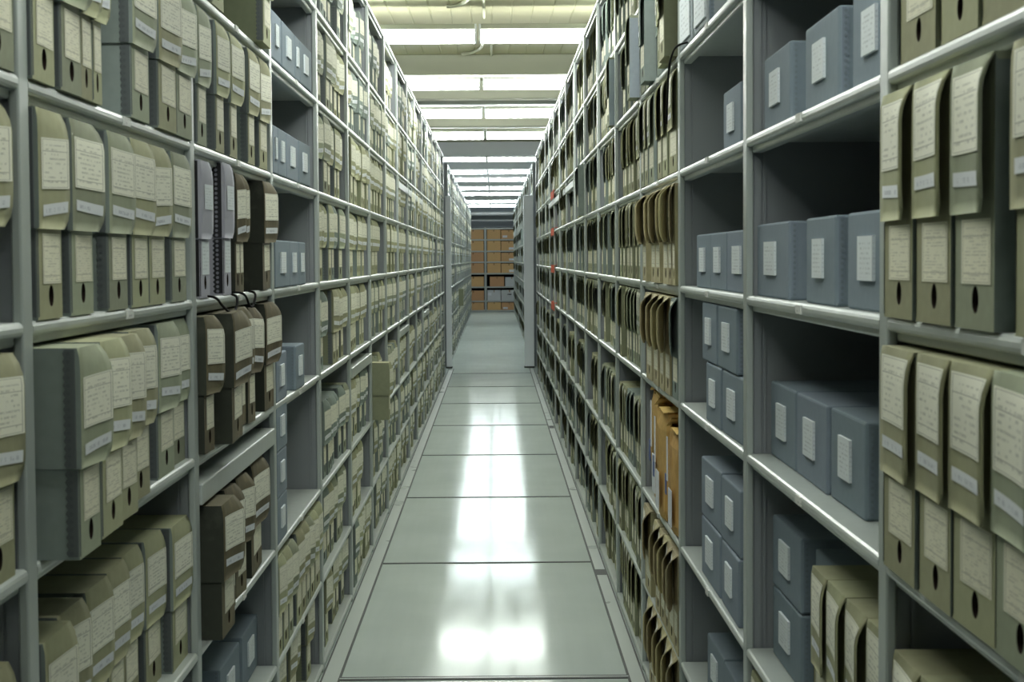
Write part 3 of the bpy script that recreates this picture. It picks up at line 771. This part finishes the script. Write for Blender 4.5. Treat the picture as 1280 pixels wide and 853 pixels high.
# conduits
for i, (y, x) in enumerate(((9.9, -.11), (12.2, -.07), (14.0, -.05), (16.7, -.03))):
    mb = MB(); pts = []
    for q in range(13):
        a = q / 12 * PI / 2
        pts.append((x - .15 * (1 - math.cos(a)), y - .5 + .6 * math.sin(a), DECK - .009 - .004 * math.sin(a)))
    mb.tube(pts, .011, 'conduit', 8); mb.tube([(x + .06, y - .9, DECK - .008), (x + .06, y + .6, DECK - .008)], .008, 'conduit', 8)
    tag(link('electrical_conduit', mb.mesh('conduit')), f'thin grey electrical conduit on the ceiling before the {ORD[i + 1]} lamp row', 'conduit', 'ceiling conduits')

# ------------------------------------------------------------------ end rack with cartons
CY = 45.05
ELV = [.04, .285, .65, 1.0, 1.30, 1.58, 1.88, 2.17]
er = thing('carton_rack', 'grey steel rack of brown cartons closing the far end of the aisle', 'shelving', (0, CY, 0), 0, 'shelving racks')
for x in (-1.15, -.23, .72):
    mb = MB(); mb.box((x - .03, -.02, 0), (x + .03, .03, 2.19), 'steel', .004); mb.box((x - .012, .03, 0), (x + .012, .5, 2.19), 'panel'); link('upright', mb.mesh('carton_rack_upright'), er)
for i, z in enumerate(ELV):
    for a, b in ((-1.12, -.26), (-.20, .69)):
        mb = MB(); mb.box((a, 0, z - .035), (b, .5, z), 'shelfsteel', .004); link('shelf', mb.mesh('carton_rack_shelf'), er)
mb = MB(); mb.box((-1.16, .5, 0), (.73, .51, 2.19), 'black'); link('back_panel', mb.mesh('carton_rack_back'), er)
LEVW = ['lowest', 'second', 'third', 'fourth', 'fifth', 'sixth', 'top']
def carton(x0, x1, i, h, m, lab, where, hand=False, tape=False, d=.42):
    w = x1 - x0
    t = thing('carton', f"{'white' if m == 'carton_white' else 'brown'} cardboard carton, {where} on the {LEVW[i]} end-rack shelf", 'carton', (x0, CY + .02, ELV[i]), 0, 'cartons on the end rack')
    mb = MB(); mb.box((0, 0, 0), (w, d, h), m, .006); link('body', mb.mesh('carton_body'), t)
    mb = MB(); mb.box((w * .47, -.003, h * .8), (w * .53, .3, h + .003), 'tape'); link('tape', mb.mesh('carton_tape'), t)
    if lab:
        mb = MB(); a, b, c, e = lab; mb.box((w * a, -.005, h * c), (w * b, 0, h * e), 'lab_plain'); link('label', mb.mesh('carton_label'), t)
    if hand:
        mb = MB(); mb.box((w * .38, -.004, h * .55), (w * .62, .0, h * .63), 'hole', .0015); link('hand_hole', mb.mesh('carton_hand_hole'), t)
for i in range(7):
    hh = (ELV[i + 1] - ELV[i] - .045) if i != 1 else .26
    if i == 2: hh = .27
    carton(-.82, -.275, i, hh if i not in (1, 2) else .26, 'carton', None, 'behind the left section')
    if i == 2: carton(-.12, .25, i, .255, 'carton', None, 'middle'); carton(.28, .62, i, .24, 'carton_white', None, 'rightmost')
    elif i == 1: carton(-.185, .16, i, .27, 'carton_white', (.05, .3, .5, .75), 'middle', tape=True); carton(.175, .6, i, .27, 'carton_white', None, 'rightmost', hand=True)
    else:
        carton(-.185, .165, i, hh, 'carton', None, 'middle'); carton(.18, .58, i, hh * .95, 'carton', ((.1, .4, .15, .4) if i in (0, 6) else (.5, .85, .1, .35)), 'rightmost')

# ------------------------------------------------------------------ small things
def cable(pts, label, r=.0028):
    # smooth through the points
    P = [Vector(p) for p in pts]; out = []
    for i in range(len(P) - 1):
        p0, p1, p2, p3 = P[max(i - 1, 0)], P[i], P[i + 1], P[min(i + 2, len(P) - 1)]
        for s_ in range(8):
            t = s_ / 8
            out.append(.5 * ((2 * p1) + (-p0 + p2) * t + (2 * p0 - 5 * p1 + 4 * p2 - p3) * t * t + (-p0 + 3 * p1 - 3 * p2 + p3) * t ** 3))
    out.append(P[-1])
    mb = MB(); mb.tube(out, r, 'black', 6); tag(link('cord', mb.mesh('cord')), label, 'cord')
x = XL + .004
cable([(x - .05, 3.50, 1.306), (x + .006, 3.52, 1.304), (x + .012, 3.60, 1.285), (x + .012, 3.70, 1.268), (x + .01, 3.80, 1.27), (x + .006, 3.84, 1.298), (x - .03, 3.86, 1.306)], 'thin black cord looping over the shelf edge under the pale grey boxes')
cable([(x - .05, 3.90, 1.306), (x + .006, 3.93, 1.303), (x + .012, 4.0, 1.275), (x + .012, 4.06, 1.272), (x + .008, 4.12, 1.30), (x - .03, 4.14, 1.306)], 'thin black cord looping over the shelf edge under the narrow brown boxes')
x = XR - .004
cable([(x + .04, 4.30, 1.913), (x - .012, 4.40, 1.912), (x - .016, 4.55, 1.90), (x - .014, 4.64, 1.87), (x - .012, 4.70, 1.80), (x - .01, 4.74, 1.74)], 'thin black cord hanging past the upright beside the pale grey boxes')

for lv, w_ in (('Z', 'second'), ('A', 'third'), ('B', 'fourth'), ('C', 'fifth')):
    z = LV[lv]; mb = MB()
    for q in range(5):
        y = 14.0 + .15 * q + random.uniform(-.02, .02); mb.box((XR - .006, y, z - .045), (XR - .003, y + .11, z + .018), 'orange')
        mb.box((XR - .006, y, z + .016), (XR + .03, y + .11, z + .018), 'orange')
    tag(link('shelf_flag', mb.mesh('shelf_flag')), f'strip of orange-red paper flags clipped to the {w_} shelf down, far right rack', 'flag', 'orange shelf flags')

# ------------------------------------------------------------------ light and view
w = bpy.data.worlds.new('world'); S.world = w; w.use_nodes = True
w.node_tree.nodes['Background'].inputs[0].default_value = c4(.5, .52, .5); w.node_tree.nodes['Background'].inputs[1].default_value = .05
S.view_settings.view_transform = 'Standard'; S.view_settings.look = 'None'; S.view_settings.gamma = 1.0; S.view_settings.exposure = 0.62
S.view_settings.use_curve_mapping = False
S.cycles.use_denoising = True
S.cycles.max_bounces = 8; S.cycles.diffuse_bounces = 5; S.cycles.glossy_bounces = 4
S.cycles.caustics_reflective = False; S.cycles.caustics_refractive = False
S.cycles.sample_clamp_indirect = 6.0
